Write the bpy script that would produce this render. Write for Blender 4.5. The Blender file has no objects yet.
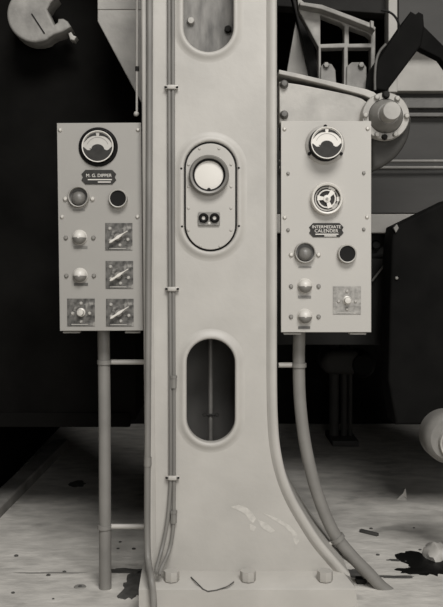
import bpy, bmesh, math, random
from mathutils import Vector, Matrix, noise
random.seed(7)
C = bpy.context.scene.collection
PI = math.pi
# ---------------------------------------------------------------- camera model (photo frame 443x607)
F = 889.0; DIST = 2.4; CAMH = 0.92; VX, VY = 215.0, 265.0
def W(Y): return (DIST + Y) / F                       # metres per pixel at depth Y
def pt(px, py, Y): return Vector(((px - VX) * W(Y), Y, CAMH - (py - VY) * W(Y)))

# ---------------------------------------------------------------- materials
def mat(name, col, rough=0.6, metal=0.0, var=0.12, scale=6.0, bump=0.0, bscale=60.0, spots=None, stretch=(1, 1, 1), coat=0.0, spec=.5):
    m = bpy.data.materials.new(name); m.use_nodes = True
    nt = m.node_tree; n = nt.nodes; l = nt.links
    b = n['Principled BSDF']
    b.inputs['Roughness'].default_value = rough; b.inputs['Metallic'].default_value = metal
    b.inputs['Specular IOR Level'].default_value = spec
    if coat: b.inputs['Coat Weight'].default_value = coat
    tc = n.new('ShaderNodeTexCoord'); mp = n.new('ShaderNodeMapping')
    mp.inputs['Scale'].default_value = stretch
    l.new(tc.outputs['Object'], mp.inputs['Vector'])
    nz = n.new('ShaderNodeTexNoise'); nz.inputs['Scale'].default_value = scale; nz.inputs['Detail'].default_value = 6
    l.new(mp.outputs[0], nz.inputs['Vector'])
    cr = n.new('ShaderNodeValToRGB')
    a, c = cr.color_ramp.elements
    a.position = 0.3; c.position = 0.7
    a.color = (*[x * (1 - var) for x in col], 1); c.color = (*[min(1, x * (1 + var)) for x in col], 1)
    l.new(nz.outputs['Fac'], cr.inputs['Fac'])
    out = cr.outputs['Color']
    if spots:                                          # (scale, threshold, colour, strength)
        n2 = n.new('ShaderNodeTexNoise'); n2.inputs['Scale'].default_value = spots[0]; n2.inputs['Detail'].default_value = 5
        l.new(mp.outputs[0], n2.inputs['Vector'])
        r2 = n.new('ShaderNodeValToRGB'); r2.color_ramp.elements[0].position = spots[1]; r2.color_ramp.elements[1].position = spots[1] + 0.1
        r2.color_ramp.elements[1].color = (spots[3],) * 3 + (1,)
        l.new(n2.outputs['Fac'], r2.inputs['Fac'])
        mx = n.new('ShaderNodeMix'); mx.data_type = 'RGBA'
        l.new(r2.outputs['Color'], mx.inputs['Factor']); l.new(out, mx.inputs['A']); mx.inputs['B'].default_value = (*spots[2], 1)
        out = mx.outputs['Result']
    l.new(out, b.inputs['Base Color'])
    if bump:
        n3 = n.new('ShaderNodeTexNoise'); n3.inputs['Scale'].default_value = bscale; n3.inputs['Detail'].default_value = 4
        l.new(mp.outputs[0], n3.inputs['Vector'])
        bp = n.new('ShaderNodeBump'); bp.inputs['Strength'].default_value = bump; bp.inputs['Distance'].default_value = 0.004
        l.new(n3.outputs['Fac'], bp.inputs['Height']); l.new(bp.outputs[0], b.inputs['Normal'])
    return m
def g(v): return (v, v * 0.955, v * 0.875)            # warm grey of an old print
M = dict(
    paint=mat('column_paint', g(.425), .5, 0, .09, 6, .42, 20, (3.0, .62, g(.50), .5)),
    panel=mat('panel_paint', g(.43), .5, 0, .03, 4, .04, 90),
    panel_left=mat('panel_paint_shaded', g(.31), .5, 0, .03, 4, .04, 90),  # same panel paint, darkened as the side away from the light
    pipe=mat('conduit_paint', g(.20), .5, 0, .12, 14, .1, 60, (16, .68, g(.5), .6)),
    pipe_dark=mat('conduit_grey', g(.18), .5, 0, .2, 20, .1, 60, (10, .62, g(.36), .6), (1, 1, .25)),
    cast=mat('cast_iron_paint', g(.37), .55, 0, .2, 12, .25, 60),
    cast_dark=mat('cast_iron_dark', g(.10), .5, 0, .25, 12, .3, 60),
    plate=mat('rough_plate', g(.17), .6, 0, .5, 40, .3, 60, None, (1, 1, .3)),
    black=mat('black_enamel', g(.008), .6, 0, .1, 10, spec=.15),
    black_matt=mat('black_matt', g(.006), .8, 0, .3, 10, spec=.08),
    dark=mat('dark_metal', g(.018), .7, 0, .3, 8, .2, 40, spec=.15),
    unlit=mat('unlit_wall', g(.008), .95, 0, .4, 4, .3, 30, spec=.02),  # near-black tone stands in for the unlit depth of the room
    wallback=mat('unlit_back_wall', g(.012), .95, 0, .5, 5, .3, 30, spec=.02),  # darkness of the unlit room put into the wall colour
    steel=mat('bright_steel', g(.55), .5, .3, .08, 20),
    greysteel=mat('grey_steel', g(.22), .5, .3, .1, 20),
    dial_grey=mat('dial_grey', g(.46), .5, 0, .1, 20),  # left meter dial, toned darker than the right one
    white=mat('dial_white', g(.66), .4, 0, .02, 8),
    frost=mat('frosted_glass', g(.58), .4, 0, .04, 8),
    lens=mat('grey_glass_lens', g(.15), .4, 0, .2, 30),
    plate_name=mat('nameplate_black', g(.035), .6, 0, .25, 60, spec=.2),
    etched=mat('etched_switch_plate', g(.10), .5, .2, .8, 60, .2, 120, (42, .56, g(.36), .7)),
    etched_light=mat('etched_switch_plate_pale', g(.27), .45, .2, .35, 75, .2, 120),
    floor=mat('concrete_floor', g(.54), .9, 0, .20, 10, .8, 28, (5.5, .60, g(.22), .5), (1, 1.6, 1)),
    kerb=mat('kerb_concrete', g(.22), .9, 0, .3, 9, .4, 40),
    oil=mat('oil_black', g(.008), .5, 0, .3, 12, spec=.15),
    grime=mat('grime', g(.07), .8, 0, .4, 30),
    inner=mat('inner_web_shade', g(.07), .8, 0, .4, 6),  # dark tone stands in for the shade inside the column
    bracket=mat('weathered_cast_iron', g(.26), .6, 0, .35, 14, .3, 50, (8, .58, g(.09), .6)),
    housing=mat('shaded_housing', g(.055), .65, 0, .25, 12, .3, 60, spec=.2),  # darker tone stands in for shade below the bearing flange
    dull=mat('dull_machine_grey', g(.050), .7, 0, .18, 7, .15, 40, None, (.3, 1, 1)),
    beam=mat('pale_beam_paint', g(.38), .6, 0, .12, 9, .2, 40),
    smear=mat('pale_paint_smear', g(.50), .7, 0, .15, 60),
    paper=mat('paper', g(.45), .8, 0, .1, 20),
    wood=mat('dark_wood', g(.05), .8, 0, .3, 20),
)

# ---------------------------------------------------------------- object helpers
def tag(o, label, cat, group=None):
    o['label'] = label; o['category'] = cat
    if group: o['group'] = group
    return o
def thing(name, label, cat, loc, group=None):
    o = bpy.data.objects.new(name, None); C.objects.link(o); o.empty_display_size = .05
    o.location = loc
    return tag(o, label, cat, group)
def wloc(o):
    v = Vector((0, 0, 0))
    while o: v += o.location; o = o.parent
    return v
def finish(me, m, ang=35):
    if m: me.materials.clear(); me.materials.append(m)
    for p in me.polygons: p.use_smooth = True; p.material_index = 0
    me.set_sharp_from_angle(angle=math.radians(ang))
    return me
def link(name, me, parent=None, loc=None):
    """me has world coordinates when loc is None, else coordinates local to the world point loc"""
    o = bpy.data.objects.new(name, me); C.objects.link(o)
    if loc is None:
        xs = [v.co for v in me.vertices]
        c = Vector(((min(v.x for v in xs) + max(v.x for v in xs)) / 2, (min(v.y for v in xs) + max(v.y for v in xs)) / 2, min(v.z for v in xs)))
        me.transform(Matrix.Translation(-c)); loc = c
    o.location = Vector(loc) - (wloc(parent) if parent else Vector((0, 0, 0)))
    if parent: o.parent = parent
    return o
def part(name, me, m, parent=None, loc=None, ang=35): return link(name, finish(me, m, ang), parent, loc)
def struct(name, me, m):
    o = part(name, me, m); o['kind'] = 'structure'; return o

# ---------------------------------------------------------------- mesh helpers
def from_bm(bm):
    bmesh.ops.recalc_face_normals(bm, faces=bm.faces)
    me = bpy.data.meshes.new('mesh'); bm.to_mesh(me); bm.free(); return me
def join(*mes):
    bm = bmesh.new()
    for me in mes: bm.from_mesh(me)
    out = bpy.data.meshes.new('mesh'); bm.to_mesh(out); bm.free(); return out
def box(x0, x1, y0, y1, z0, z1, bev=0.0, seg=2):
    bm = bmesh.new()
    bmesh.ops.create_cube(bm, size=1)
    for v in bm.verts:
        v.co = Vector((x0 if v.co.x < 0 else x1, y0 if v.co.y < 0 else y1, z0 if v.co.z < 0 else z1))
    if bev: bmesh.ops.bevel(bm, geom=list(bm.edges), offset=bev, segments=seg, affect='EDGES', profile=.5)
    return from_bm(bm)
def curve_plate(loops, thick, bev=0.0, res=3):
    """closed 2-D loops of (x,z) -> slab; front face at y=0, back at y=thick"""
    cu = bpy.data.curves.new('c', 'CURVE'); cu.dimensions = '2D'; cu.fill_mode = 'BOTH'
    cu.extrude = thick / 2 - bev; cu.bevel_depth = bev; cu.bevel_resolution = res; cu.offset = -bev
    for lp in loops:
        s = cu.splines.new('POLY'); s.points.add(len(lp) - 1); s.use_cyclic_u = True
        for p, q in zip(s.points, lp): p.co = (q[0], q[1], 0, 1)
    o = bpy.data.objects.new('c', cu); C.objects.link(o)
    dg = bpy.context.evaluated_depsgraph_get(); dg.update()
    me = bpy.data.meshes.new_from_object(o.evaluated_get(dg))
    bpy.data.objects.remove(o); bpy.data.curves.remove(cu)
    me.transform(Matrix.Rotation(PI / 2, 4, 'X')); me.transform(Matrix.Translation((0, thick / 2, 0)))
    return me
def xz(lp, Y): return [((x - VX) * W(Y), CAMH - (y - VY) * W(Y)) for x, y in lp]
def slab(lp, Y, thick, bev=0.0, holes=(), res=3):
    """outline given in photo pixels seen at depth Y -> world mesh, front face at Y"""
    me = curve_plate([xz(lp, Y)] + [xz(h, Y) for h in holes], thick, bev, res)
    me.transform(Matrix.Translation((0, Y, 0))); return me
def stadium(x0, x1, y0, y1, n=20):
    r = (x1 - x0) / 2; cx = (x0 + x1) / 2; out = []
    for i in range(n + 1): a = PI + PI * i / n; out.append((cx + r * math.cos(a), y0 + r + r * math.sin(a)))
    for i in range(n + 1): a = PI * i / n; out.append((cx + r * math.cos(a), y1 - r + r * math.sin(a)))
    return out
def lathe(prof, n=40):
    """profile [(r, y)] spun about the Y axis, y negative = towards the camera"""
    bm = bmesh.new(); rings = []
    for r, y in prof:
        if r < 1e-6: rings.append([bm.verts.new((0, y, 0))])
        else: rings.append([bm.verts.new((r * math.cos(2 * PI * i / n), y, r * math.sin(2 * PI * i / n))) for i in range(n)])
    for a, b in zip(rings, rings[1:]):
        for i in range(n):
            j = (i + 1) % n
            if len(a) == 1 and len(b) == 1: continue
            if len(a) == 1: bm.faces.new((a[0], b[i], b[j]))
            elif len(b) == 1: bm.faces.new((a[i], b[0], a[j]))
            else: bm.faces.new((a[i], b[i], b[j], a[j]))
    return from_bm(bm)
def smooth_path(pts, sub=8):
    P = [Vector(p) for p in pts]
    if len(P) < 3: return P
    out = []
    for i in range(len(P) - 1):
        a = P[i - 1] if i else P[0] * 2 - P[1]; b = P[i]; c = P[i + 1]; d = P[i + 2] if i + 2 < len(P) else P[-1] * 2 - P[-2]
        for k in range(sub):
            t = k / sub
            out.append(.5 * ((2 * b) + (c - a) * t + (2 * a - 5 * b + 4 * c - d) * t * t + (3 * b - a - 3 * c + d) * t ** 3))
    return out + [P[-1]]
def tube(pts, r, n=14, smooth=True):
    P = smooth_path(pts) if smooth else [Vector(p) for p in pts]
    bm = bmesh.new(); rings = []
    u = None
    for i, p in enumerate(P):
        t = (P[min(i + 1, len(P) - 1)] - P[max(i - 1, 0)]).normalized()
        if u is None: u = t.orthogonal().normalized()
        u = (u - t * u.dot(t)).normalized(); v = t.cross(u)
        rings.append([bm.verts.new(p + (u * math.cos(2 * PI * k / n) + v * math.sin(2 * PI * k / n)) * r) for k in range(n)])
    for a, b in zip(rings, rings[1:]):
        for k in range(n): bm.faces.new((a[k], a[(k + 1) % n], b[(k + 1) % n], b[k]))
    bm.faces.new(rings[0]); bm.faces.new(rings[-1])
    return from_bm(bm)
def text_mesh(s, size, depth=.0006, font_w=1.0):
    cu = bpy.data.curves.new('t', 'FONT'); cu.body = s; cu.size = size; cu.extrude = depth; cu.align_x = 'CENTER'; cu.align_y = 'CENTER'
    cu.space_character = font_w
    o = bpy.data.objects.new('t', cu); C.objects.link(o)
    dg = bpy.context.evaluated_depsgraph_get(); dg.update()
    me = bpy.data.meshes.new_from_object(o.evaluated_get(dg))
    bpy.data.objects.remove(o); bpy.data.curves.remove(cu)
    me.transform(Matrix.Rotation(PI / 2, 4, 'X')); return me
def ribbon(path, prof, Y=0.0, closed=False):
    """path in pixels at depth Y; profile [(offset to the left of travel in px, depth)] lofted along it"""
    n = len(path); bm = bmesh.new(); rows = []
    for i, (x, y) in enumerate(path):
        a = path[(i - 1) % n] if closed or i else path[i]; b = path[(i + 1) % n] if closed or i < n - 1 else path[i]
        t = Vector((b[0] - a[0], b[1] - a[1])).normalized(); nx, ny = -t.y, t.x
        rows.append([bm.verts.new(pt(x + nx * o, y + ny * o, 0) + Vector((0, Y + d, 0))) for o, d in prof])
    m = len(prof)
    for i in range(n if closed else n - 1):
        a, b = rows[i], rows[(i + 1) % n]
        for k in range(m): bm.faces.new((a[k], a[(k + 1) % m], b[(k + 1) % m], b[k]))
    if not closed: bm.faces.new(rows[0]); bm.faces.new(rows[-1])
    return from_bm(bm)
def hexbolt(r, h):
    me = lathe([(0, -h), (r * .86, -h), (r, -h * .8), (r, 0), (0, 0)], 6); return me
def blob(cx, cy, rx, ry, h, seed, n=40, amp=.35):
    """irregular flat patch lying on the floor, world metres"""
    bm = bmesh.new(); top = []; bot = []
    for i in range(n):
        a = 2 * PI * i / n
        k = 1 + amp * noise.noise(Vector((math.cos(a) * 1.6 + seed, math.sin(a) * 1.6, seed * .7))) + amp * .5 * noise.noise(Vector((math.cos(a) * 4 + seed, math.sin(a) * 4, 3)))
        x, y = cx + rx * k * math.cos(a), cy + ry * k * math.sin(a)
        top.append(bm.verts.new((cx + (x - cx) * .97, cy + (y - cy) * .97, h))); bot.append(bm.verts.new((x, y, 0)))
    bm.faces.new(top); bm.faces.new(bot[::-1])
    for i in range(n): bm.faces.new((bot[i], bot[(i + 1) % n], top[(i + 1) % n], top[i]))
    return from_bm(bm)
def floor_pt(px, py):
    d = CAMH * F / (py - VY); return Vector(((px - VX) * d / F, d - DIST, 0))

# ================================================================ THE SETTING
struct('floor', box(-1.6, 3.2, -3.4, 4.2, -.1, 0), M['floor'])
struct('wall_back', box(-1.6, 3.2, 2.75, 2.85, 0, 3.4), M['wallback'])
struct('wall_left', box(-.98, -.88, .3, 2.75, 0, 3.4), M['unlit'])
struct('ceiling', box(-1.6, 3.2, .35, 2.75, 2.6, 2.7), M['unlit'])
k0, k1 = Vector((-.800, .30, 0)), Vector((-.7373, 2.08, 0))
def kerb():
    bm = bmesh.new(); wv = .075; h = .042
    vs = []
    for p in (k0, k1):
        for x, z in ((-wv, 0), (-wv, h), (-.006, h), (0, h - .006), (0, 0)): vs.append(bm.verts.new((p.x + x, p.y, z)))
    for i in range(5): bm.faces.new((vs[i], vs[(i + 1) % 5], vs[5 + (i + 1) % 5], vs[5 + i]))
    bm.faces.new(vs[:5]); bm.faces.new(vs[5:]); return from_bm(bm)
tag(part('concrete_kerb', kerb(), M['kerb']), 'low concrete kerb running along the floor at the dark left wall', 'kerb')

# ================================================================ THE COLUMN
col = thing('machine_column', 'tall pale painted cast column with oval openings and flared foot between the two panels', 'column', (pt(210, 600, .1).x, .12, 0))
T = -120                                                # pixel row of the top, above the frame
def flare(off=0):
    r = [(277, T), (277, 0), (277, 150), (277, 250), (277, 320), (277, 360), (277.2, 392), (277.9, 418), (279.5, 441), (283, 462), (288, 480), (296.5, 500), (308, 520), (321, 540), (336, 558), (350, 574)]
    sm = smooth_path([Vector((x, y, 0)) for x, y in r], 4)
    return [(v.x - off, v.y) for v in sm]
outer = [(139.8, T), (144.3, 420), (146, 590)] + [(352, 590)] + flare()[::-1]
H_top = stadium(183.5, 233.5, -95, 52); H_mid = stadium(184.5, 236.5, 142, 251); H_low = stadium(186.5, 235, 339, 443)
part('column_face', slab(outer, .006, .03, .001, [H_top, H_mid, H_low]), M['paint'], col, ang=50)
# raised edge beads
BP = [(0, .02), (0, .001), (.9, -.0035), (2.5, -.0055), (6, -.0045), (8, -.0005), (9.6, .0045), (10.6, .0062), (10.6, .02)]
part('edge_flange', ribbon(flare(), BP), M['paint'], col, ang=75)
part('edge_flange', ribbon([(139.8, T), (144.3, 420), (146, 585)][::-1], BP), M['paint'], col, ang=75)
# side walls and inner web
def wall_strip(pxs, Y0, Y1, th):
    P = [pt(x, y, 0) for x, y in pxs]
    bm = bmesh.new(); rows = []
    for i, p in enumerate(P):
        t = (P[min(i + 1, len(P) - 1)] - P[max(i - 1, 0)]).normalized(); nrm = Vector((t.z, 0, -t.x)) * th
        rows.append([bm.verts.new((q.x, Y, q.z)) for q, Y in ((p, Y0), (p, Y1), (p + nrm, Y1), (p + nrm, Y0))])
    for a, b in zip(rows, rows[1:]):
        for k in range(4): bm.faces.new((a[k], a[(k + 1) % 4], b[(k + 1) % 4], b[k]))
    bm.faces.new(rows[0]); bm.faces.new(rows[-1]); return from_bm(bm)
part('side_wall', wall_strip([(x - .4, y) for x, y in flare()] , .03, .30, .02), M['paint'], col)
part('side_wall', wall_strip([(140.2, T), (144.7, 420), (146.4, 590)], .03, .30, -.02), M['paint'], col)
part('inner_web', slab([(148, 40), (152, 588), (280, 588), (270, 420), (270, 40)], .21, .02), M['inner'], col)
iw = part('backing_plate', slab([(160, T), (160, 70), (262, 70), (262, T)], .10, .02, .003), M['plate'], col)
bolt = finish(lathe([(0, -.014), (.008, -.013), (.0105, -.009), (.0105, 0), (0, 0)], 20), M['cast'])
bolt_d = finish(lathe([(0, -.012), (.008, -.011), (.010, -.007), (.010, 0), (0, 0)], 20), M['dark'])
link('bolt', bolt, iw, pt(191, 21.5, .10)); link('bolt', bolt_d, iw, pt(228, 29.5, .10))
# beads round the openings
RP = [(0, .02), (0, .004), (-.5, .0005), (-1.8, -.0015), (-3.6, -.0012), (-5.2, .0012), (-6.8, .0036), (-8.4, .0052), (-10.2, .0060), (-10.8, .0062), (-10.8, .02)]
for st in (stadium(183.5, 233.5, -95, 52), stadium(184, 237, 141.5, 251.5), stadium(186.5, 235, 339, 443)):
    part('opening_rim', ribbon(st, RP, 0, True), M['paint'], col, ang=75)
# foot plate
bx0, bx1 = pt(139, 600, -.08), pt(358, 600, -.08)
def foot():
    bm = bmesh.new(); yb = .36; yf = -.085; z0, z1, z2 = 0, .078, .092
    rows = []
    for y, z in ((yf, z0), (yf, z1 - .004), (yf + .006, z1), (.005, z2), (yb, z2), (yb, z0)):
        rows.append((bm.verts.new((bx0.x, y, z)), bm.verts.new((bx1.x - (.030 if z == z2 else 0) - (.006 if z >= z1 - .005 and z < z2 else 0), y, z))))
    for a, b in zip(rows, rows[1:] + rows[:1]): bm.faces.new((a[0], a[1], b[1], b[0]))
    bm.faces.new([r[0] for r in rows]); bm.faces.new([r[1] for r in rows][::-1]); return from_bm(bm)
part('foot_plate', foot(), M['paint'], col)
ab = finish(join(*[lathe([(0, 0), (.0195, 0), (.021, .002), (.021, .026), (0, .026)], 8)]), M['paint'])
ab.transform(Matrix.Rotation(PI / 2, 4, 'X'))
for x, y in ((171.5, 583), (248, 584), (325, 583)):
    q = pt(x, y, -.043); link('anchor_bolt', ab, col, (q.x, -.043, .084))
def on_foot(px, py):
    Y = (CAMH - .087) * F / (py - VY) - DIST
    return Vector(((px - VX) * W(Y) , Y, .0865 + max(0, Y + .079) * .066)) if Y > -.08 else pt(px, py, -.0855)
part('paint_crack', tube([on_foot(x, y) for x, y in ((191, 578), (197, 583), (203, 589), (208, 591.5), (217, 590), (226, 587), (229, 585.5), (234, 582))], .0016, 6, False), M['grime'], col)
for sm in ([(231, 507), (239, 505), (247, 508), (253, 514), (256, 519), (253, 523), (249, 520), (246, 515), (240, 511)], [(258, 520), (266, 523), (275, 531), (270, 533), (262, 528)], [(263, 513), (276, 518), (290, 526), (297, 534), (299, 541), (296, 546), (294, 541), (292, 534), (284, 526), (272, 519)], [(250, 524), (256, 527), (254, 531), (250, 530)]):
    part('paint_smear', slab(sm, .0052, .003), M['smear'], col)
# the oval cover plate with round gauge and twin socket
part('gasket', slab(stadium(184.2, 236.8, 141.7, 251.3), .004, .012), M['black'], col)
cov = part('cover_plate', slab(stadium(185.8, 235.2, 143.4, 249.6), -.002, .01, .0015), M['panel'], col)
scr = finish(lathe([(0, -.003), (.0025, -.0027), (.004, -.001), (.004, 0), (0, 0)], 14), M['panel'])
for x, y in ((199.5, 148.5), (219, 148.5), (188.5, 164.5), (231, 164.5), (188.5, 186.5), (231, 186.5), (188.5, 208), (231, 208), (188.5, 230), (231, 230), (200.5, 246), (220, 246)):
    link('screw', scr, cov, pt(x, y, -.002))
hole = finish(lathe([(0, -.0012), (.003, -.001), (.0032, 0), (0, 0)], 12), M['black'])
for x, y in ((181.3, 168.5), (238.8, 168), (182, 226.5), (239, 226)): link('rivet', hole, col, pt(x, y, -.0008))
w0 = W(-.01)
gz = part('gauge_bezel', lathe([(14.2 * w0, -.004), (14.4 * w0, -.012), (16.2 * w0, -.014), (16.6 * w0, -.022), (18.5 * w0, -.024), (20 * w0, -.018), (20.2 * w0, 0), (14.2 * w0, 0)], 56), M['greysteel'], col, pt(209, 175.5, -.002))
part('black_ring', lathe([(14.2 * w0, -.0045), (14.5 * w0, -.0135), (17 * w0, -.0155), (16.9 * w0, -.010), (14.2 * w0, -.0045)], 56), M['black'], gz, pt(209, 175.5, -.002))
part('gauge_glass', lathe([(0, -.010), (10 * w0, -.0095), (14.6 * w0, -.008), (14.6 * w0, -.002), (0, -.002)], 48), M['white'], gz, pt(209, 175.5, -.002))
part('stud', lathe([(0, -.008), (.004, -.007), (.0048, 0), (0, 0)], 16), M['dark'], gz, pt(209, 189.5, -.0115))
rs = [(-13.5, -6.5), (13.5, -6.5), (13.5, 6.5), (-13.5, 6.5)]
def rrect(cx, cy, hw, hh, r, n=5):
    out = []
    for sx, sy, a0 in ((1, -1, -PI / 2), (1, 1, 0), (-1, 1, PI / 2), (-1, -1, PI)):
        for i in range(n + 1):
            a = a0 + PI / 2 * i / n; out.append((cx + sx * (hw - r) + r * math.cos(a), cy + sy * (hh - r) + r * math.sin(a)))
    return out
sk = part('socket_outlet', slab(rrect(209, 218.7, 11, 6.8, 1.8), -.008, .006, .001), M['greysteel'], col)
sring = finish(lathe([(.0045, -.001), (.0055, -.008), (.009, -.009), (.0125, -.006), (.0135, 0), (.0045, 0)], 28), M['black'])
sdisc = finish(lathe([(0, -.004), (.0055, -.0035), (.0055, 0), (0, 0)], 20), M['steel'])
for x in (203.6, 214.6): link('socket_ring', sring, sk, pt(x, 218, -.008)); link('contact', sdisc, sk, pt(x + .2, 218, -.008))
part('screw', lathe([(0, -.002), (.0035, -.0015), (.0035, 0), (0, 0)], 12), M['steel'], sk, pt(209.3, 223.2, -.008))
# pipe inside the lower opening
pin = part('inner_pipe', tube([pt(210.5, 325, .12), pt(210.5, 470, .12)], .0065, 14, False), M['cast_dark'], col)
part('pipe_clip', join(tube([pt(204, 415, .112), pt(217.5, 415, .112)], .0035, 10, False)), M['dark'], pin)
for x in (204.5, 217): part('clip_screw', lathe([(0, -.007), (.005, -.006), (.006, 0), (0, .004)], 14), M['dark'], pin, pt(x, 415, .108))

# ================================================================ CONDUITS ON THE COLUMN
Yc = -.015
cA = thing('conduit_pipe', 'single grey conduit running down the left edge of the pale column', 'conduit', floor_pt(152, 607) * 1.0)
cA.location = pt(149, 600, -.1); cA.location.z = 0
part('pipe', tube([pt(149.8, T, Yc), pt(149.4, 120, Yc), pt(148.4, 300, Yc), pt(147.6, 440, Yc), pt(147.2, 520, Yc), pt(147.5, 552, Yc - .01), pt(149, 566, -.05), pt(151.5, 580, -.097), pt(153.2, 595, -.103), pt(154, 612, -.104)], .0088, 16), M['pipe_dark'], cA)
part('coupling', tube([pt(147.7, 457, Yc), pt(147.6, 466, Yc)], .0105, 16, False), M['pipe_dark'], cA)
cB = thing('conduit_pipe', 'left of the twin thin conduits clipped down the front of the column', 'conduit', (0, 0, 0)); cB.location = pt(157, 580, -.03)
cC = thing('conduit_pipe', 'right of the twin thin conduits, with the two couplings, on the column front', 'conduit', (0, 0, 0)); cC.location = pt(160, 580, -.03)
Yt = -.002
part('pipe', tube([pt(168.9, T, Yt), pt(169.4, 200, Yt), pt(170.3, 340, Yt), pt(170.6, 460, Yt), pt(170, 492, Yt), pt(167.2, 522, Yt - .004), pt(162, 548, Yt - .012), pt(157, 566, -.05), pt(156, 573, -.075)], .0052, 12), M['pipe_dark'], cB)
part('pipe', tube([pt(173, T, Yt), pt(173.1, 200, Yt), pt(173.7, 340, Yt), pt(174, 460, Yt), pt(173.8, 505, Yt), pt(173, 530, Yt - .003), pt(169, 551, Yt - .010), pt(161.5, 568, -.05), pt(159.5, 575, -.07)], .0052, 12), M['pipe_dark'], cC)
for y, r in ((382, .0085), (517, .0088)):
    x = 173.4 if y < 400 else 173.5
    part('coupling', join(tube([pt(x, y - 6, Yt - .002), pt(x, y + 6, Yt - .002)], r, 8, False), tube([pt(x, y - 6.5, Yt - .002), pt(x, y - 3.8, Yt - .002)], r + .0015, 8, False)), M['pipe_dark'], cC)
for i, (x, y) in enumerate(((171.3, 87), (172, 289), (172.4, 478))):
    q = pt(x, y, -.008)
    c = thing('conduit_clip', ['small bright saddle clip on the twin conduits, uppermost of three', 'small bright saddle clip on the twin conduits, level with the lower part of the panels', 'small bright saddle clip on the twin conduits, lowest of three'][i], 'clip', q, 'saddle clips on the twin conduits')
    part('saddle', box(q.x - .0115, q.x + .0115, -.0125, .002, q.z - .006, q.z + .006, .003), M['panel'], c)
    part('strap', box(q.x - .018, q.x + .018, -.006, .004, q.z - .005, q.z + .005, .001), M['steel'], c)
    for s in (-1, 1): part('screw', lathe([(0, -.004), (.003, -.003), (.0036, 0), (0, 0)], 12), M['dark'], c, (q.x + s * .0155, -.006, q.z))

# ================================================================ CONTROL PANELS
def oct_plate(cx, cy, hw, hh):
    return [(cx - hw + 4, cy - hh), (cx + hw - 4, cy - hh), (cx + hw, cy - hh + 4.2), (cx + hw - 1.6, cy), (cx + hw, cy + hh - 4.2), (cx + hw - 4, cy + hh), (cx - hw + 4, cy + hh), (cx - hw, cy + hh - 4.2), (cx - hw + 1.6, cy), (cx - hw, cy - hh + 4.2)]
PS = finish(lathe([(0, -.005), (.003, -.0046), (.0055, -.002), (.0058, 0), (0, 0)], 16), M['steel'])
PSd = finish(lathe([(0, -.006), (.003, -.0055), (.0048, -.002), (.005, 0), (0, 0)], 16), M['greysteel'])
def arc_band(cx, cy, r0, r1, a0, a1, n=20):
    o = [(cx + r1 * math.cos(math.radians(a0 + (a1 - a0) * i / n)), cy - r1 * math.sin(math.radians(a0 + (a1 - a0) * i / n))) for i in range(n + 1)]
    return o + [(cx + r0 * math.cos(math.radians(a1 + (a0 - a1) * i / n)), cy - r0 * math.sin(math.radians(a1 + (a0 - a1) * i / n))) for i in range(n + 1)]
def crescent(cx, cy, r1, th, a0, a1, n=16):
    o = []; 
    for i in range(n + 1):
        a = math.radians(a0 + (a1 - a0) * i / n); o.append((cx + r1 * math.cos(a), cy - r1 * math.sin(a)))
    for i in range(n, -1, -1):
        t = i / n; a = math.radians(a0 + (a1 - a0) * t); k = .35 + (th - .35) * t
        o.append((cx + (r1 - k) * math.cos(a), cy - (r1 - k) * math.sin(a)))
    return o
def meter(root, px, py, Yp, flange_mat, case_mat, proj, r0, lugs, face='white'):
    """flush-mounted dial meter; flange centre seen at px,py on the panel face Yp"""
    w = W(Yp); c = pt(px, py, Yp)
    m = part('meter', lathe([(0, -.002), (16 * w, -.002), (17 * w, -.008), (r0 * w - .003, -.006), (r0 * w, -.003), (r0 * w, 0), (0, 0)], 64), flange_mat, root, c)
    part('case', lathe([(0, -proj + .006), (15.2 * w, -proj + .006), (15.2 * w, -proj), (15.7 * w, -proj), (16 * w, -proj + .003), (16.2 * w, 0), (0, 0)], 56), case_mat, m, c)
    yf = -proj                                          # local depth of the glass front
    cx = cy = 0
    def loc(lp): return [(x * w, -y * w) for x, y in lp]
    def add(name, lp, d, mt, th=.0008):
        me = curve_plate([loc(lp)], th); me.transform(Matrix.Translation((0, yf + .004 - d, 0)))
        return part(name, me, mt, m, c)
    part('bright_ring', lathe([(14.7 * w, yf + .004), (14.8 * w, yf - .0012), (15.6 * w, yf - .0015), (15.9 * w, yf + .001), (15 * w, yf + .004)], 64), M['white'], m, c)
    add('dial', [(15.1 * math.cos(2 * PI * i / 48), 15.1 * math.sin(2 * PI * i / 48)) for i in range(48)],   .0008, M[face])
    low = []
    for i in range(31):                                 # lower dark cover with a bump over the pivot
        a = math.radians(4 + 172 * i / 30); low.append((14.6 * math.cos(a), 14.6 * math.sin(a)))
    low += [(-13.9, .6), (-10.5, 3.6), (-8, 3.8), (-6, 2.7)]
    low += [(6.6 * math.cos(math.radians(t)), 3.4 - 5.6 * math.sin(math.radians(t))) for t in range(160, 19, -10)]
    low += [(6.5, 2.7), (8.5, 3.8), (10.5, 3.5), (13.9, .2)]
    add('lower_cover', low, .0018, M['plate_name'], .001)
    add('scale_arc', crescent(0, .6, 14.2, 3.0, 20, 83), .0015, M['plate_name'])
    add('scale_arc', [(-x, y) for x, y in crescent(0, .6, 14.2, 3.0, 20, 83)][::-1], .0015, M['plate_name'])
    add('scale_line', arc_band(0, 2, 10.9, 11.3, 22, 158), .0014, M['greysteel'])
    add('needle', [(-8.2, 2.5), (-7.6, 1.9), (-2, 4.2), (-2, 5)], .0016, M['dark'])
    for a in lugs:
        a = math.radians(a); part('lug', lathe([(0, -.0045), (.0045, -.004), (.005, 0), (0, 0)], 14), M['black'], m, c + Vector((math.cos(a) * (r0 - 1.5) * w, -.0055, math.sin(a) * (r0 - 1.5) * w)))
    return m
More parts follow.
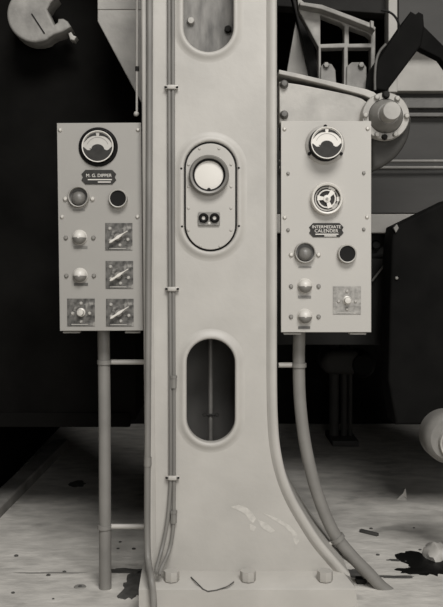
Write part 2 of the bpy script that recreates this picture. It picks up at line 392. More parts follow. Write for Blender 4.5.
def pilot_recessed(root, px, py, Yp):
    w = W(Yp); c = pt(px, py, Yp)
    p = part('pilot_lamp', lathe([(9.0 * w, -.001), (9.3 * w, -.015), (9.9 * w, -.016), (10.5 * w, -.012), (10.7 * w, 0), (9 * w, 0)], 44), M['cast'], root, c)
    part('cup', lathe([(0, -.001), (9.1 * w, -.001), (9.1 * w, 0), (0, 0)], 40), M['cast_dark'], p, c)  # dark cup floor stands in for shadow inside the recess
    r = 6.9 * w
    part('lens', lathe([(0, -.020)] + [(r * math.sin(math.radians(a)), -.004 - .016 * math.cos(math.radians(a))) for a in range(10, 91, 10)] + [(r, 0), (0, 0)], 32), M['lens'], p, c + Vector((0, -.001, -1.4 * w)))
    for s in (-1, 1):
        part('ear_screw', lathe([(0, -.007), (.004, -.0065), (.0065, -.003), (.0068, 0), (0, 0)], 16), M['steel'], p, c + Vector((s * 13.6 * w, 0, -2 * w)))
    return p
def pilot_dome(root, px, py, Yp):
    w = W(Yp); c = pt(px, py, Yp); r = 7.2 * w
    p = part('indicator_lamp', lathe([(0, -.026)] + [(r * .93 * math.sin(math.radians(a)), -.008 - .018 * math.cos(math.radians(a))) for a in range(10, 91, 10)] + [(r * .96, -.006), (r * 1.04, -.004), (r * 1.04, 0), (0, 0)], 36), M['frost'], root, c)
    # grey hood that covers the lower half of the dome
    bm = bmesh.new(); rows = []
    for a in range(10, 91, 8):
        aa = math.radians(a); rr = r * .97 * math.sin(aa); y = -.008 - .0195 * math.cos(aa)
        rows.append([bm.verts.new((rr * math.cos(b), y, rr * math.sin(b))) for b in [math.radians(184 + 172 * k / 20) for k in range(21)]])
    for a, b in zip(rows, rows[1:]):
        for k in range(20): bm.faces.new((a[k], a[k + 1], b[k + 1], b[k]))
    ex = bmesh.ops.extrude_face_region(bm, geom=list(bm.faces))
    for v in ex['geom']:
        if isinstance(v, bmesh.types.BMVert): v.co *= .96
    part('hood', from_bm(bm), M['greysteel'], p, c)
    for s in (-1, 1):
        part('ear_screw', lathe([(0, -.006), (.004, -.0055), (.006, -.002), (.0062, 0), (0, 0)], 16), M['greysteel'], p, c + Vector((s * 13.8 * w, 0, -.5 * w)))
    return p
def tag_strip(root, px, py, Yp, m, hw=6.5, hh=1.3):
    part('label_strip', slab([(px - hw, py - hh), (px + hw, py - hh), (px + hw, py + hh), (px - hw, py + hh)], Yp - .0015, .0015), m, root)
def push_button(root, px, py, Yp):
    w = W(Yp); c = pt(px, py, Yp)
    p = part('push_button', lathe([(7.8 * w, -.004), (8 * w, -.018), (8.8 * w, -.019), (9.4 * w, -.014), (9.5 * w, 0), (7.8 * w, 0)], 40), M['panel'], root, c)
    part('button_cap', lathe([(0, -.013), (7.9 * w, -.014), (7.9 * w, -.001), (0, -.001)], 36), M['black'], p, c)
def switch(root, px, py, Yp, h, kind, m):
    me = slab([(px - h, py - h), (px + h, py - h), (px + h, py + h), (px - h, py + h)], Yp - .002, .002, .0004)
    s = part('switch_plate', me, m, root)
    if kind == 'handle':
        a = math.radians(33); ca, sa = math.cos(a), math.sin(a)
        lp = [(-10.5, -.5), (-8, -1.5), (-3.5, -1.0), (0, -1.7), (3.5, -1.2), (7, -.6), (11.5, -.5), (11.5, .4), (6, .6), (3, 1.2), (0, 1.6), (-4, 1.0), (-8, 1.2), (-10.5, .6)]
        lp = [(px - 1 + x * ca + y * sa, py + .5 - x * sa + y * ca) for x, y in lp]
        part('switch_handle', slab(lp, Yp - .020, .010, .002), M['white'], s)
        part('hub', lathe([(0, -.012), (.009, -.012), (.011, 0), (0, 0)], 20), M['greysteel'], s, pt(px - 1, py + .5, Yp - .001))
        spots = ((-9, -8), (9, 3), (-8.5, 4), (1, 8.5))
    else:
        part('knob', lathe([(0, -.020), (.008, -.019), (.0095, -.014), (.0085, -.004), (.012, -.002), (.012, 0), (0, 0)], 24), M['steel'], s, pt(px, py, Yp - .002))
        spots = ((0, -9), (-8.5, 1), (8.5, 1), (0, 9))
    for x, y in spots:
        part('screw', lathe([(0, -.004), (.003, -.0035), (.0045, -.001), (.005, 0), (0, 0)], 14), M['cast'], s, pt(px + x, py + y, Yp - .002))
    part('etched_line', slab([(px - h * .7, py + h - 2.2), (px + h * .5, py + h - 2.2), (px + h * .5, py + h - 1.3), (px - h * .7, py + h - 1.3)], Yp - .0025, .001), M['cast'], s)
def nameplate(root, px, py, Yp, hw, hh, lines):
    n = part('nameplate', slab(oct_plate(px, py, hw, hh), Yp - .003, .003, .0006), M['plate_name'], root)
    for txt, dy, size, sp in lines:
        if txt: part('lettering', text_mesh(txt, size, .0004, sp), M['white'], n, pt(px, py + dy, Yp - .0034), 30)
        else: part('engraved_rule', slab([(px - size, py + dy - .5), (px + sp, py + dy - .5), (px + sp, py + dy + .5), (px - size, py + dy + .5)], Yp - .0035, .001), M['white'], n)

# ---- left panel
YL = .03
lp = thing('control_panel', 'control panel in shade-darkened grey left of the column, with one black-ringed meter and four switch plates', 'control panel', pt(102, 331, .12))
part('front_plate', slab([(56.8, 123), (141.2, 122.6), (143.2, 330.6), (59.8, 331)], YL, .006, .0015), M['panel_left'], lp)
part('cabinet_body', slab([(60, 126), (138.5, 126), (140.5, 327.5), (63, 327.5)], YL + .005, .16, .003), M['panel_left'], lp)
for x0, x1 in ((63, 79.5), (125, 140)): part('bottom_lip', slab([(x0, 331.6), (x1, 331.6), (x1, 333.2), (x0, 333.2)], YL + .022, .03), M['panel_left'], lp)
for x, y in ((60.2, 130), (138, 129.8), (62, 216.8), (137.5, 216.8)): link('corner_screw', PS, lp, pt(x, y, YL))
meter(lp, 98.3, 147, YL, M['black'], M['black'], .016, 19.6, (), 'dial_grey')
nameplate(lp, 98.8, 177, YL, 17.4, 7.2, (('M. G. DIPPER', -1.4, .0125, 1.0), ('', 2.6, 11, 13), ('', 5.0, 1, 12)))
pilot_recessed(lp, 79, 197, YL)
push_button(lp, 118.6, 198.8, YL)
tag_strip(lp, 79, 210, YL, M['pipe'], 6, .6)
pilot_dome(lp, 79.7, 237.3, YL); pilot_dome(lp, 80.2, 275.3, YL)
tag_strip(lp, 80.5, 247.3, YL, M['pipe_dark'], 7, 1.2); tag_strip(lp, 81, 284.3, YL, M['cast_dark'], 7, 1.4)
switch(lp, 118.8, 236.6, YL, 13.6, 'handle', M['etched']); switch(lp, 119.4, 274.8, YL, 13.8, 'handle', M['etched'])
switch(lp, 119.8, 312.6, YL, 13.8, 'handle', M['etched']); switch(lp, 81, 312.4, YL, 13.8, 'knob', M['etched'])
# ---- right panel
YR = .03
rp = thing('control_panel', 'pale control panel right of the column, with two round dials and one switch plate', 'control panel', pt(326, 333, .12))
part('front_plate', slab([(281, 121), (371.3, 121), (371.3, 332.3), (281, 332.3)], YR, .006, .0015), M['panel'], rp)
part('cabinet_body', slab([(284.5, 124), (368, 124), (368, 329), (284.5, 329)], YR + .005, .16, .003), M['panel'], rp)
for x0, x1 in ((284, 301), (350, 366)): part('bottom_lip', slab([(x0, 333), (x1, 333), (x1, 334.6), (x0, 334.6)], YR + .022, .03), M['panel'], rp)
for x, y in ((284.5, 129), (367.6, 128.6), (284.6, 217.4), (367, 217)): link('corner_screw', PS, rp, pt(x, y, YR))
for x, y in ((288, 173.5), (363.7, 173), (288, 230), (363.7, 229.3)): link('corner_screw', PSd, rp, pt(x, y, YR))
meter(rp, 325.0, 144.9, YR, M['cast'], M['black'], .045, 19.8, (90, 210, 330))
w = W(YR); c = pt(326.4, 199, YR)
dl = part('rotary_dial', lathe([(13.2 * w, -.006), (13.4 * w, -.020), (15 * w, -.022), (16 * w, -.018), (16.4 * w, 0), (13.2 * w, 0)], 56), M['white'], rp, c)
def dial_add(name, loops, d, m, th=.001):
    me = curve_plate([[(x * w, -y * w) for x, y in lp_] for lp_ in loops], th); me.transform(Matrix.Translation((0, d, 0))); part(name, me, m, dl, c)
def circ(r, n=40, cx=0, cy=0): return [(cx + r * math.cos(2 * PI * i / n), cy + r * math.sin(2 * PI * i / n)) for i in range(n)]
dial_add('dial_back', [circ(13.4)], -.006, M['plate_name'])
dial_add('scale_ring', [circ(12), circ(10.7)], -.0072, M['cast'])
dial_add('scale_ring', [arc_band(0, 0, 10, 12.6, 45, 80)], -.0078, M['white'])
dial_add('scale_ring', [arc_band(0, 0, 10, 12.8, -12, 10)], -.0078, M['white'])
dial_add('scale_ring', [arc_band(0, 0, 9.2, 12.6, -60, -28)], -.0078, M['cast'])
dial_add('wheel_rim', [circ(9.2), circ(7.9)], -.010, M['steel'])
for a in (50, 175, 290):
    ca, sa = math.cos(math.radians(a)), math.sin(math.radians(a))
    dial_add('spoke', [[(x * ca + y * sa, -x * sa + y * ca) for x, y in ((0, -2.6), (4, -1.6), (9.6, -2.6), (9.6, 2.6), (4, 1.6), (0, 2.6))]], -.0115, M['white'], .0015)
part('hub', lathe([(0, -.016), (.004, -.016), (.005, -.014), (.010, -.013), (.0105, -.008), (0, -.008)], 24), M['white'], dl, c)
part('hub_pin', lathe([(0, -.002), (.003, -.002), (.003, 0), (0, 0)], 12), M['greysteel'], dl, c + Vector((0, -.016, 0)))
nameplate(rp, 326.4, 230, YR, 17.2, 7.0, (('INTERMEDIATE', -3.0, .0116, 1.0), ('CALENDER', 1.0, .0125, 1.05), ('', 4.2, 11, 12), ('', 5.9, 2, 10)))
pilot_recessed(rp, 304.8, 252.6, YR)
push_button(rp, 346.6, 253.8, YR)
tag_strip(rp, 305, 267, YR, M['pipe'], 6.5, .8)
pilot_dome(rp, 304.8, 285.8, YR); pilot_dome(rp, 304.8, 316.2, YR)
tag_strip(rp, 304.6, 297, YR, M['pipe_dark'], 6.5, 1.3); tag_strip(rp, 304.2, 327.6, YR, M['cast_dark'], 6, 1.3)
switch(rp, 347, 300.3, YR, 14, 'knob', M['etched_light'])

# ================================================================ PANEL CONDUITS
def clamp(parent, p, r, axis):
    n = axis.normalized() * .006
    part('clamp', tube([p - n, p + n], r + .004, 20, False), M['pipe'], parent)
YP = .13
c1 = thing('conduit_pipe', 'straight thick conduit dropping from the left panel to the floor', 'conduit', (pt(104.5, 583, YP).x, YP, 0))
xp = pt(104.6, 400, YP).x; zt = pt(104, 328, YP).z
part('pipe', tube([(xp - .003, YP, zt), (xp, YP, .5), (xp + .002, YP, 0)], .0175, 22, False), M['pipe'], c1)
for y, nm in ((362, 'a'), (526.5, 'b')):
    q = pt(104.6, y, YP); clamp(c1, q, .0175, Vector((0, 0, 1)))
    e = pt(144.5 if y < 400 else 146.5, y, YP)
    part('support_rod', tube([(q.x + .019, YP, q.z), (e.x, YP, q.z)], .0075, 14, False), M['panel'], c1)
c2 = thing('conduit_pipe', 'thick curved conduit sweeping from the right panel down to the floor', 'conduit', (0, 0, 0))
P2 = [pt(299.3, 329, YP), pt(298.8, 360, YP), pt(299.6, 395, YP), pt(303, 430, YP), pt(309.5, 465, YP), pt(319.5, 500, YP), pt(334, 533, YP), pt(352, 556, YP), pt(368.5, 573, YP), pt(383, 588, YP)]
c2.location = (P2[-1].x, YP, 0)
P2.append(P2[-1] + Vector((.05, 0, -.035)))
part('pipe', tube(P2, .0175, 22), M['pipe'], c2)
clamp(c2, pt(298.9, 365, YP), .0175, Vector((0, 0, 1)))
part('support_rod', tube([pt(278.6, 365, YP), pt(292.3, 365, YP)], .0075, 14, False), M['panel'], c2)
tg = (pt(345, 548, YP) - pt(330, 527, YP)); clamp(c2, pt(337.5, 538.5, YP), .0175, tg)
part('support_rod', tube([pt(322, 549, YP), pt(334, 541.5, YP)], .006, 12, False), M['panel'], c2)
c3 = tag(part('thin_rod', tube([pt(334, 549, .17), pt(352, 562, .17), pt(366, 578, .17), pt(374, 592, .17)], .0075, 12), M['pipe']), 'thin pale rod running under the curved conduit to the floor', 'rod')
f = part('clamp_foot', box(0, .03, 0, .03, 0, .015, .003), M['dark'], None, Vector((pt(356, 574, .17).x, .16, 0)))
tag(f, 'small dark lump of debris under the foot of the curved conduit', 'debris')
f.name = 'debris_lump'

# ================================================================ BEARING ARM, RIGHT OF THE COLUMN
YA = .20
arm = thing('bearing_arm', 'pale cast arm with a flanged bearing and round cap beside the right panel', 'bearing arm', pt(384, 175, YA))
hubc = (383.5, 121)
arc = [(hubc[0] + 27 * math.cos(math.radians(a)), hubc[1] - 27 * math.sin(math.radians(a))) for a in range(80, -75, -8)]
web = [(279.5, 81.5), (300, 84.5), (330, 90.5), (352, 95), (362, 98.5), (368, 103), (374, 103)] + arc + [(380, 166), (373, 168), (373, 123), (279.5, 123)]
YW = .135
part('arm_web', slab(web, YW, .09, .003), M['cast'], arm, ang=50)
YF = .125; YH = .105
topf = [(279, 69.5), (300, 74), (330, 81), (352, 86), (366, 89), (374, 92), (380, 97), (378, 102), (374, 100), (364, 95.2), (352, 92), (330, 85.8), (300, 78.4), (279, 73.8)]
part('arm_flange', slab([(x, y) for x, y in topf], YF, .14, .002), M['cast'], arm, ang=50)
part('arm_back', slab([(279.5, 76), (330, 86), (366, 94), (378, 100), (378, 150), (279.5, 150)], .255, .02, .002), M['cast_dark'], arm)  # dark tone put inside the flange slot to deepen its shade
lowh = [(v.x, v.y) for v in smooth_path([Vector((x, y, 0)) for x, y in ((400, 98), (408, 107), (411, 120), (409.5, 134), (405, 145), (397, 156), (386, 165), (376, 170))], 4)]
part('lower_housing', slab([(372, 100)] + lowh + [(372, 171)], YH + .015, .08, .012), M['housing'], arm, ang=60)
hc = pt(385, 116.8, YH); wf = W(YH)
hb = part('bearing_flange', lathe([(0, -.004), (17 * wf, -.004), (17.3 * wf, -.012), (23 * wf, -.012), (23.8 * wf, -.008), (23.8 * wf, .05), (0, .05)], 64), M['cast'], arm, hc)
part('bearing_boss', lathe([(0, -.052), (10.5 * wf, -.050), (13 * wf, -.040), (15.5 * wf, -.024), (17 * wf, -.010), (17 * wf, 0), (0, 0)], 56), M['pipe'], hb, hc)
part('shaft_cap', lathe([(0, -.100), (8.2 * wf, -.100), (9.2 * wf, -.095), (9.2 * wf, -.04), (0, -.04)], 48), M['cast'], hb, hc)
fb = finish(lathe([(0, -.012), (.0055, -.0105), (.0078, -.006), (.0082, 0), (0, 0)], 16), M['cast'])
for a in (57, 116, 178, 245, 297, 0):
    link('flange_bolt', fb, hb, hc + Vector((20.6 * wf * math.cos(math.radians(a)), -.012, 20.6 * wf * math.sin(math.radians(a)))))
part('oil_cup', lathe([(0, -.02), (.008, -.019), (.010, -.008), (.012, 0), (0, 0)], 12), M['dark'], hb, hc + Vector((0, -.010, 21 * wf)))
part('drain_plug', lathe([(0, -.014), (.007, -.013), (.009, 0), (0, 0)], 8), M['dark'], hb, hc + Vector((-.004, -.012, -21 * wf)))
ft = finish(lathe([(0, -.020), (.007, -.019), (.0115, -.010), (.0125, 0), (0, 0)], 20), M['cast_dark'])
for x, y in ((284, 84.5), (284, 115)): link('arm_bolt', ft, arm, pt(x, y, YW))

# ================================================================ CAST BRACKET AND SURROUNDINGS, UPPER RIGHT
YB = .46
br = thing('cast_bracket', 'pale cast bracket with four windows above the bearing arm', 'bracket', pt(345, 90, YB))
w1 = [(320.5, 15), (341, 23), (344.5, 26.5), (344.5, 43), (320.5, 44)]
w2 = [(349, 26.5), (367, 33), (371, 36.5), (371, 43), (349, 43.6)]
w3 = [(321, 48), (344, 47.5), (344, 84), (321, 84)]; w4 = [(348, 47.5), (371, 47.5), (371, 86), (348, 86)]
def ccw(l): return l
part('bracket_frame', slab([(297, -4), (306, 3.5), (322, 6.5), (345, 15.5), (370, 25), (375.5, 29), (375.5, 47), (374, 92), (318.5, 92), (318.5, 47), (299, 11)], YB, .05, .004, [w1, w2, w3, w4]), M['bracket'], br, ang=50)
part('top_flange', slab([(300, 1.5), (322, 4.5), (346, 13.5), (371, 23), (376, 27.5), (375, 30.5), (369, 27.2), (345, 17.8), (321, 9), (300, 5)], YB - .05, .10, .003), M['bracket'], br, ang=50)
part('lug', slab([(370.5, 20), (374, 21), (374, 29), (370.5, 27)], YB - .06, .03, .003), M['bracket'], br)
for lpx, bxy in (([(321, 66), (325, 62), (332, 64), (335.5, 70), (337, 92), (320, 92)], (326, 65.5)), ([(347, 66), (352, 62), (363, 62), (366.5, 67), (367, 92), (346, 92)], (361, 65.5))):
    fp = part('foot_pad', slab(lpx, YB - .012, .05, .004), M['bracket'], br)
    part('pad_bolt', lathe([(0, -.014), (.008, -.013), (.0105, -.008), (.0105, 0), (0, 0)], 6), M['greysteel'], fp, pt(bxy[0], bxy[1], YB - .012))
tag(part('gusset_plate', slab([(296, 20), (309.5, 73), (310, 82), (286, 82), (287.5, 68)], .62, .03, .002), M['beam']), 'pale triangular plate peeking out between the column and the windowed bracket', 'plate')
tag(part('diagonal_strut', slab([(288, -236), (298, -236), (298, -20), (320, 72), (322, 92), (312, 92), (309.5, 73), (288, -20)], .58, .045, .004), M['dark']), 'dark diagonal strut between the pale triangle and the windowed bracket', 'strut')
tag(part('belt_chute', slab([(411, 11), (416, 14), (419, 11.5), (423.5, 14), (424.5, 27), (421.5, 45), (405, 67), (387, 91), (375, 89), (377, 62), (391, 40)], .24, .19, .006), M['black_matt']), 'black slanting chute rising behind the bearing to the upper right corner', 'chute')
tag(part('diagonal_brace', slab([(418, 20), (424, 26), (460, 62), (460, 86), (440, 58), (418, 47)], .42, .05, .004), M['black_matt']), 'black brace slanting down to the right behind the chute', 'brace')
tag(part('steel_post', slab([(388.5, -201), (397.5, -201), (397.5, 92), (388.5, 92)], .80, .08, .003), M['beam']), 'pale upright post behind the black chute, top right', 'post')
tag(part('upper_girder', slab([(277, -193), (387, -193), (387, 14), (277, 6)], .86, .08, .004), M['dark']), 'dark girder across the top behind the windowed bracket', 'girder')
tag(part('sheet_panel', slab([(398.5, -193), (520, -193), (520, 47), (398.5, 47)], .86, .05, .003), M['dull']), 'grey sheet panel in the top right corner behind the chute', 'panel')
tag(part('rubber_hose', tube([pt(381, 10, .235), pt(388, 11.5, .235), pt(394, 15.5, .235), pt(398, 22, .235), pt(399, 29, .24), pt(397, 37, .245)], .0035, 10), M['black']), 'thin black hose arching over to the top edge of the chute', 'hose')
tag(part('rubber_hose', tube([pt(386, 44, .235), pt(380, 51, .235), pt(376.5, 60, .235), pt(375, 74, .235), pt(375, 90, .235)], .004, 10), M['cast_dark']), 'grey hose bending down along the left edge of the chute', 'hose')

# machine stand far right
YM = .92
def band(name, y0, y1, Y, th, m, label, cat, x0=262, x1=540, bev=.003):
    return tag(part(name, slab([(x0, y0), (x1, y0), (x1, y1), (x0, y1)], Y, th, bev), m), label, cat)
band('machine_beam', 47.5, 91, YM, .10, M['beam'], 'broad pale horizontal beam at the right edge below the black brace', 'beam', 386)
band('machine_bed', 88, 213.2, YM + .06, .20, M['dull'], 'dark grey machine bed behind the bearing and right panel', 'machine')
band('flat_bar', 97.5, 108, YM + .03, .0305, M['cast_dark'], 'flat grey bar just below the broad pale beam', 'bar')
band('flat_bar', 112.5, 116.5, YM + .03, .0305, M['cast_dark'], 'thin grey bar second below the broad pale beam', 'bar')
for y, lb in ((161, 'upper of two thin rails behind the bearing at the right edge'), (167.5, 'lower of two thin rails behind the bearing at the right edge')):
    tag(part('guide_rail', tube([pt(279, y, YM + .03), pt(540, y, YM + .03)], .006, 12, False), M['pipe']), lb, 'rail', 'guide rails')
tag(part('drip_tray', slab([(262, 213.9), (560, 213.9), (560, 233), (262, 233)], YM, .25, .004), M['beam']), 'pale horizontal ledge beside the right panel, under the dark machine bed', 'ledge')
ap = thing('machine_apron', 'dark grey lower panel under the pale ledge', 'panel', pt(350, 345, YM + .1))
part('sheet', slab([(262, 234), (560, 234), (560, 345), (262, 345)], YM + .08, .1, .004), M['dark'], ap)
for x in (375, 388.5): part('knob', lathe([(0, -.03), (.014, -.028), (.018, -.015), (.018, 0), (0, 0)], 20), M['black'], ap, pt(x, 245, YM + .08))
part('trim_bar', slab([(283, 254), (400, 254), (400, 256.5), (283, 256.5)], YM + .07, .012), M['black'], ap)
part('lever', tube([pt(386, 263, YM + .06), pt(372, 281, YM + .06)], .004, 10, False), M['pipe_dark'], ap)
for i in (0, 1):
    x = (264, 500)[i]
    q = pt(x, 340, YM + .13)
    part('leg', box(q.x - .03, q.x + .03, YM + .10, YM + .16, 0, q.z + .02, .004), M['black'], ap)
hd = thing('machine_hood', 'black sloping machine hood filling the right side under the pale ledge', 'machine', pt(450, 425, .8))
part('hood_shell', slab([(394.5, 226), (420, 213.5), (450, 199), (600, 199), (600, 425), (396, 425), (388, 380), (390, 300), (392, 240)], .70, .16, .01), M['black_matt'], hd)
part('top_catch', slab([(393.5, 228), (397, 224), (399, 228), (396, 233)], .69, .02, .002), M['pipe_dark'], hd)
part('small_stud', lathe([(0, -.01), (.005, -.008), (.006, 0), (0, 0)], 10), M['pipe'], hd, pt(396.5, 278, .70))
q = pt(560, 420, .78); part('leg', box(q.x - .04, q.x + .04, .72, .82, 0, q.z + .03, .004), M['black'], hd)
# roller end, lower right
rl = thing('roller_end', 'pale round roller end poking in at the right edge above the floor', 'roller', pt(441, 500, .3))
rc = pt(449.5, 437.5, .30); wr = W(.3)
rp_ = part('roller_body', lathe([(0, -.03), (21 * wr, -.03), (24 * wr, -.022), (26 * wr, -.005), (26.2 * wr, .02), (26.2 * wr, .06), (0, .06)], 56), M['pipe'], rl, rc)
part('end_ring', lathe([(14.5 * wr, -.03), (15 * wr, -.045), (17 * wr, -.047), (18 * wr, -.03)], 48), M['beam'], rl, rc + Vector((.012, 0, -.010)))
part('end_cap', lathe([(0, -.075), (8 * wr, -.073), (9.5 * wr, -.06), (10 * wr, -.02), (0, -.02)], 40), M['beam'], rl, rc + Vector((.012, 0, -.010)))
part('stand', box(rc.x - .025 + .06, rc.x + .025 + .06, rc.y + .03, rc.y + .06, 0, rc.z - .01, .004), M['dark'], rl)

hl = thing('added_shade_block', 'added black block shading the back floor, upper left behind the left panel', 'machine', (-.6, .9, .37))  # unseen block added to shade the floor behind the left panel
z0 = pt(0, 421, .7).z; x1 = pt(136, 0, .7).x
part('shade_block_shell', box(-.878, x1, .70, 1.25, z0, 2.58, .01), M['unlit'], hl)
part('shade_block_rail', box(-.875, x1 - .02, .69, .72, z0 - .02, z0 + .03, .004), M['unlit'], hl)
# dim gear under the right panel at the back
gb = thing('pump_motor', 'dim rounded motor on pipes in the shadow under the right panel', 'motor', (pt(342, 425, 2.2).x, 2.25, 0))
part('motor_body', slab(stadium(351, 375, 322, 366)[0:0] + [(x, y) for x, y in rrect(343, 363, 21, 12, 11)], 2.1, .2, .03), M['dull'], gb, ang=60)
part('drive_head', lathe([(0, -.02), (.05, -.01), (.07, .03), (.07, .18), (0, .18)], 28), M['black'], gb, pt(363, 365, 2.1))
for x, r in ((334, .025), (344, .018), (350, .012)):
    q = pt(x, 400, 2.25); part('pipe', tube([(q.x, 2.25, 0), (q.x, 2.25, pt(x, 300, 2.25).z)], r, 14, False), M['dull'], gb)
part('base', box(pt(330, 0, 2.2).x, pt(356, 0, 2.2).x, 2.1, 2.4, 0, .03, .004), M['dull'], gb)

# ================================================================ UPPER LEFT
YG = .55
gd = thing('pulley_guard', 'pale rounded guard with a nose, high in the top left corner', 'guard', pt(38, 43, YG))
cxg, cyg, rg = 35, 14, 28.3
ga = [(cxg + rg * math.cos(math.radians(a)), cyg - rg * math.sin(math.radians(a))) for a in range(40, 300, 8)]
part('guard_shell', slab(ga + [(49, 37.5), (54, 34.5), (62, 32), (71, 26.5), (67.5, 21), (63, 18.2), (58, 18.5), (57.5, 22), (54, 24.5), (50, 16), (47, 9), (51, 2)], YG, .10, .008), M['bracket'], gd, ang=50)
part('seam', slab([(31, 14), (32, 13.2), (45, 33), (44, 34)], YG - .002, .01), M['dark'], gd)
part('lug', slab([(68, 33), (71, 31.5), (73, 35), (76.5, 36.5), (74, 40.5), (70, 39.5)], YG + .02, .05, .004), M['cast'], gd)
part('bracket', box(pt(35, 0, YG).x - .02, pt(35, 0, YG).x + .02, YG + .09, YG + .14, pt(0, 14, YG).z, 2.6, .003), M['dark'], gd)
gp = thing('gusset_plate', 'large pale plate with a slanting lower edge above the left panel', 'plate', pt(130, 95, .45))
part('plate_sheet', slab([(97.5, -264.6), (97.5, 21), (137, 95), (200, 210), (200, -264.6)], .42, .03, .003), M['cast'], gp)
part('edge_strip', slab([(97.5, -70), (200, -70), (200, 9.5), (97.5, 9.5)], .4175, .03, .002), M['cast'], gp)
pr = thing('pull_rod', 'thin hanging rod with a ball end beside the column, above the left panel', 'rod', pt(137, 116, .04))
part('rod', tube([pt(137.4, -80, .04), pt(136.8, 112, .04)], .0032, 10, False), M['beam'], pr)
part('ball', lathe([(.0075 * math.sin(PI * i / 10), -.0075 * math.cos(PI * i / 10)) for i in range(11)], 18), M['beam'], pr, pt(136.3, 113.8, .04))
part('collar', tube([pt(137.2, 66.5, .04), pt(137.2, 71, .04)], .0055, 12, False), M['dark'], pr)

# ================================================================ FLOOR DETAIL
def patch(name, px, py, rx, ry, seed, m, label, cat, h=.0015, amp=.5):
    q = floor_pt(px, py); o = part(name, blob(q.x, q.y, rx, ry, h, seed, 48, amp), m); return tag(o, label, cat)
patch('oil_puddle', 424, 562, .07, .115, 3.1, M['oil'], 'black oil puddle on the floor in the lower right corner', 'puddle')
patch('oil_puddle', 412, 571, .045, .03, 8.7, M['oil'], 'small black oil spot touching the larger puddle at lower right', 'puddle', .0018)
patch('grime_patch', 135, 586, .042, .10, 5.2, M['grime'], 'dark grime patch on the floor at the left foot of the column', 'grime')
patch('floor_stain', 77, 484, .035, .05, 1.4, M['grime'], 'small dark stain on the floor between kerb and left conduit', 'stain')
patch('floor_stain', 354, 573, .05, .035, 2.2, M['grime'], 'dark stain on the floor below the curved conduit', 'stain')
patch('grime_patch', 128, 571, .05, .018, 6.4, M['grime'], 'thin dark grime streak on the floor right of the straight conduit', 'grime')
patch('grime_patch', 48, 573, .10, .007, 9.4, M['kerb'], 'long faint dirt streak across the floor in the lower left corner', 'grime', .001)
patch('grime_patch', 402, 560, .05, .012, 4.4, M['grime'], 'faint grime streak just left of the black oil puddle', 'grime', .001)
patch('grime_patch', 395, 577, .06, .012, 7.9, M['grime'], 'faint grime streak in front of the black oil puddle', 'grime', .001)
q = floor_pt(80, 587)
dr = thing('floor_drain', 'small round drain in the floor left of the straight conduit', 'drain', q)
me = lathe([(0, -.002), (.012, -.002), (.016, -.003), (.018, 0), (0, 0)], 20); me.transform(Matrix.Rotation(-PI / 2, 4, 'X')); part('drain_ring', me, M['kerb'], dr, q)
me = lathe([(0, -.0015), (.006, -.001), (.006, 0), (0, 0)], 14); me.transform(Matrix.Rotation(-PI / 2, 4, 'X')); part('drain_hole', me, M['grime'], dr, q + Vector((0, 0, .002)))
q = floor_pt(369, 534)
s = part('wood_stick', box(-.035, .035, -.007, .007, 0, .01, .001), M['wood'], None, q); s.rotation_euler.z = -.75
tag(s, 'short dark stick lying on the floor right of the curved conduit', 'stick')
q = floor_pt(403, 500)
bm = bmesh.new(); vs = [bm.verts.new(v) for v in ((-.025, 0, 0), (.014, -.01, 0), (.018, .015, .004), (.014, .02, .042), (.004, .015, .022))]
ctr = bm.verts.new((.004, .01, .012))
for i in range(5): bm.faces.new((vs[i], vs[(i + 1) % 5], ctr))
ex = bmesh.ops.extrude_face_region(bm, geom=list(bm.faces))
for v in ex['geom']:
    if isinstance(v, bmesh.types.BMVert): v.co += Vector((0, .002, .001))
tag(part('paper_scrap', from_bm(bm), M['paper'], None, q, 10), 'crumpled white paper scrap on the dim floor at right', 'paper')
q = floor_pt(436, 557)
bm = bmesh.new(); bmesh.ops.create_icosphere(bm, subdivisions=3, radius=1)
for v in bm.verts:
    k = 1 + .3 * noise.noise(v.co * 2.2); v.co = Vector((v.co.x * .04 * k, v.co.y * .05 * k, max(0, v.co.z * .045 * k)))
tag(part('plaster_lump', from_bm(bm), M['beam'], None, q, 60), 'pale lump beside the black oil puddle at the right edge', 'lump')
random.seed(11)
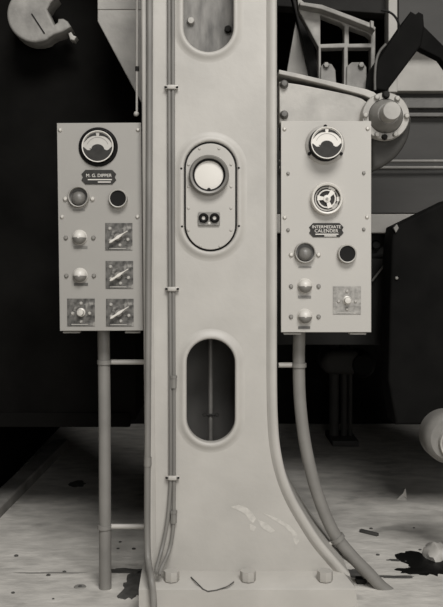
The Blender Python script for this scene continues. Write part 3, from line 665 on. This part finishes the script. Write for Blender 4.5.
for i in range(14):
    px, py = random.choice(((random.uniform(10, 95), random.uniform(545, 600)), (random.uniform(112, 140), random.uniform(540, 575)), (random.uniform(370, 425), random.uniform(515, 590))))
    q = floor_pt(px, py); r = random.uniform(.003, .006)
    bm = bmesh.new(); bmesh.ops.create_icosphere(bm, subdivisions=1, radius=r)
    for v in bm.verts: v.co = Vector((v.co.x * 1.4, v.co.y, max(-r * .5, v.co.z * .7) + r * .5))
    tag(part('grit_crumb', from_bm(bm), M['grime'], None, q), 'tiny dark crumb of grit lying on the concrete floor', 'grit', 'grit crumbs on the floor')

# ================================================================ CAMERA, LIGHT
cam = bpy.data.cameras.new('camera'); co = bpy.data.objects.new('camera', cam); C.objects.link(co)
co.location = (0, -DIST, CAMH); co.rotation_euler = (PI / 2, 0, 0)
cam.sensor_fit = 'VERTICAL'; cam.sensor_height = 36; cam.lens = F / 607 * 36
cam.shift_x = (221.5 - VX) / 607; cam.shift_y = -(303.5 - VY) / 607
cam.clip_start = .05
bpy.context.scene.camera = co
def area(name, loc, target, size, power, spread=180, col=(1, .985, .965)):
    L = bpy.data.lights.new(name, 'AREA'); L.shape = 'RECTANGLE'; L.size, L.size_y = size; L.energy = power; L.color = col; L.spread = math.radians(spread)
    o = bpy.data.objects.new(name, L); C.objects.link(o); o.location = loc
    o.rotation_euler = (Vector(target) - Vector(loc)).to_track_quat('-Z', 'Y').to_euler(); return o
area('skylight', (.8, -4.5, 5.5), (0, 0, .8), (3.0, 2.0), 600)
area('window_light', (.9, -3.3, 1.5), (0, 0, .8), (1.8, 1.4), 55)
wd = bpy.data.worlds.new('world'); bpy.context.scene.world = wd; wd.use_nodes = True
wd.node_tree.nodes['Background'].inputs[0].default_value = (.9, .88, .82, 1); wd.node_tree.nodes['Background'].inputs[1].default_value = .04
sc = bpy.context.scene
sc.view_settings.view_transform = 'Standard'; sc.view_settings.look = 'None'; sc.view_settings.gamma = 1; sc.view_settings.exposure = -.62
sc.view_settings.use_curve_mapping = False
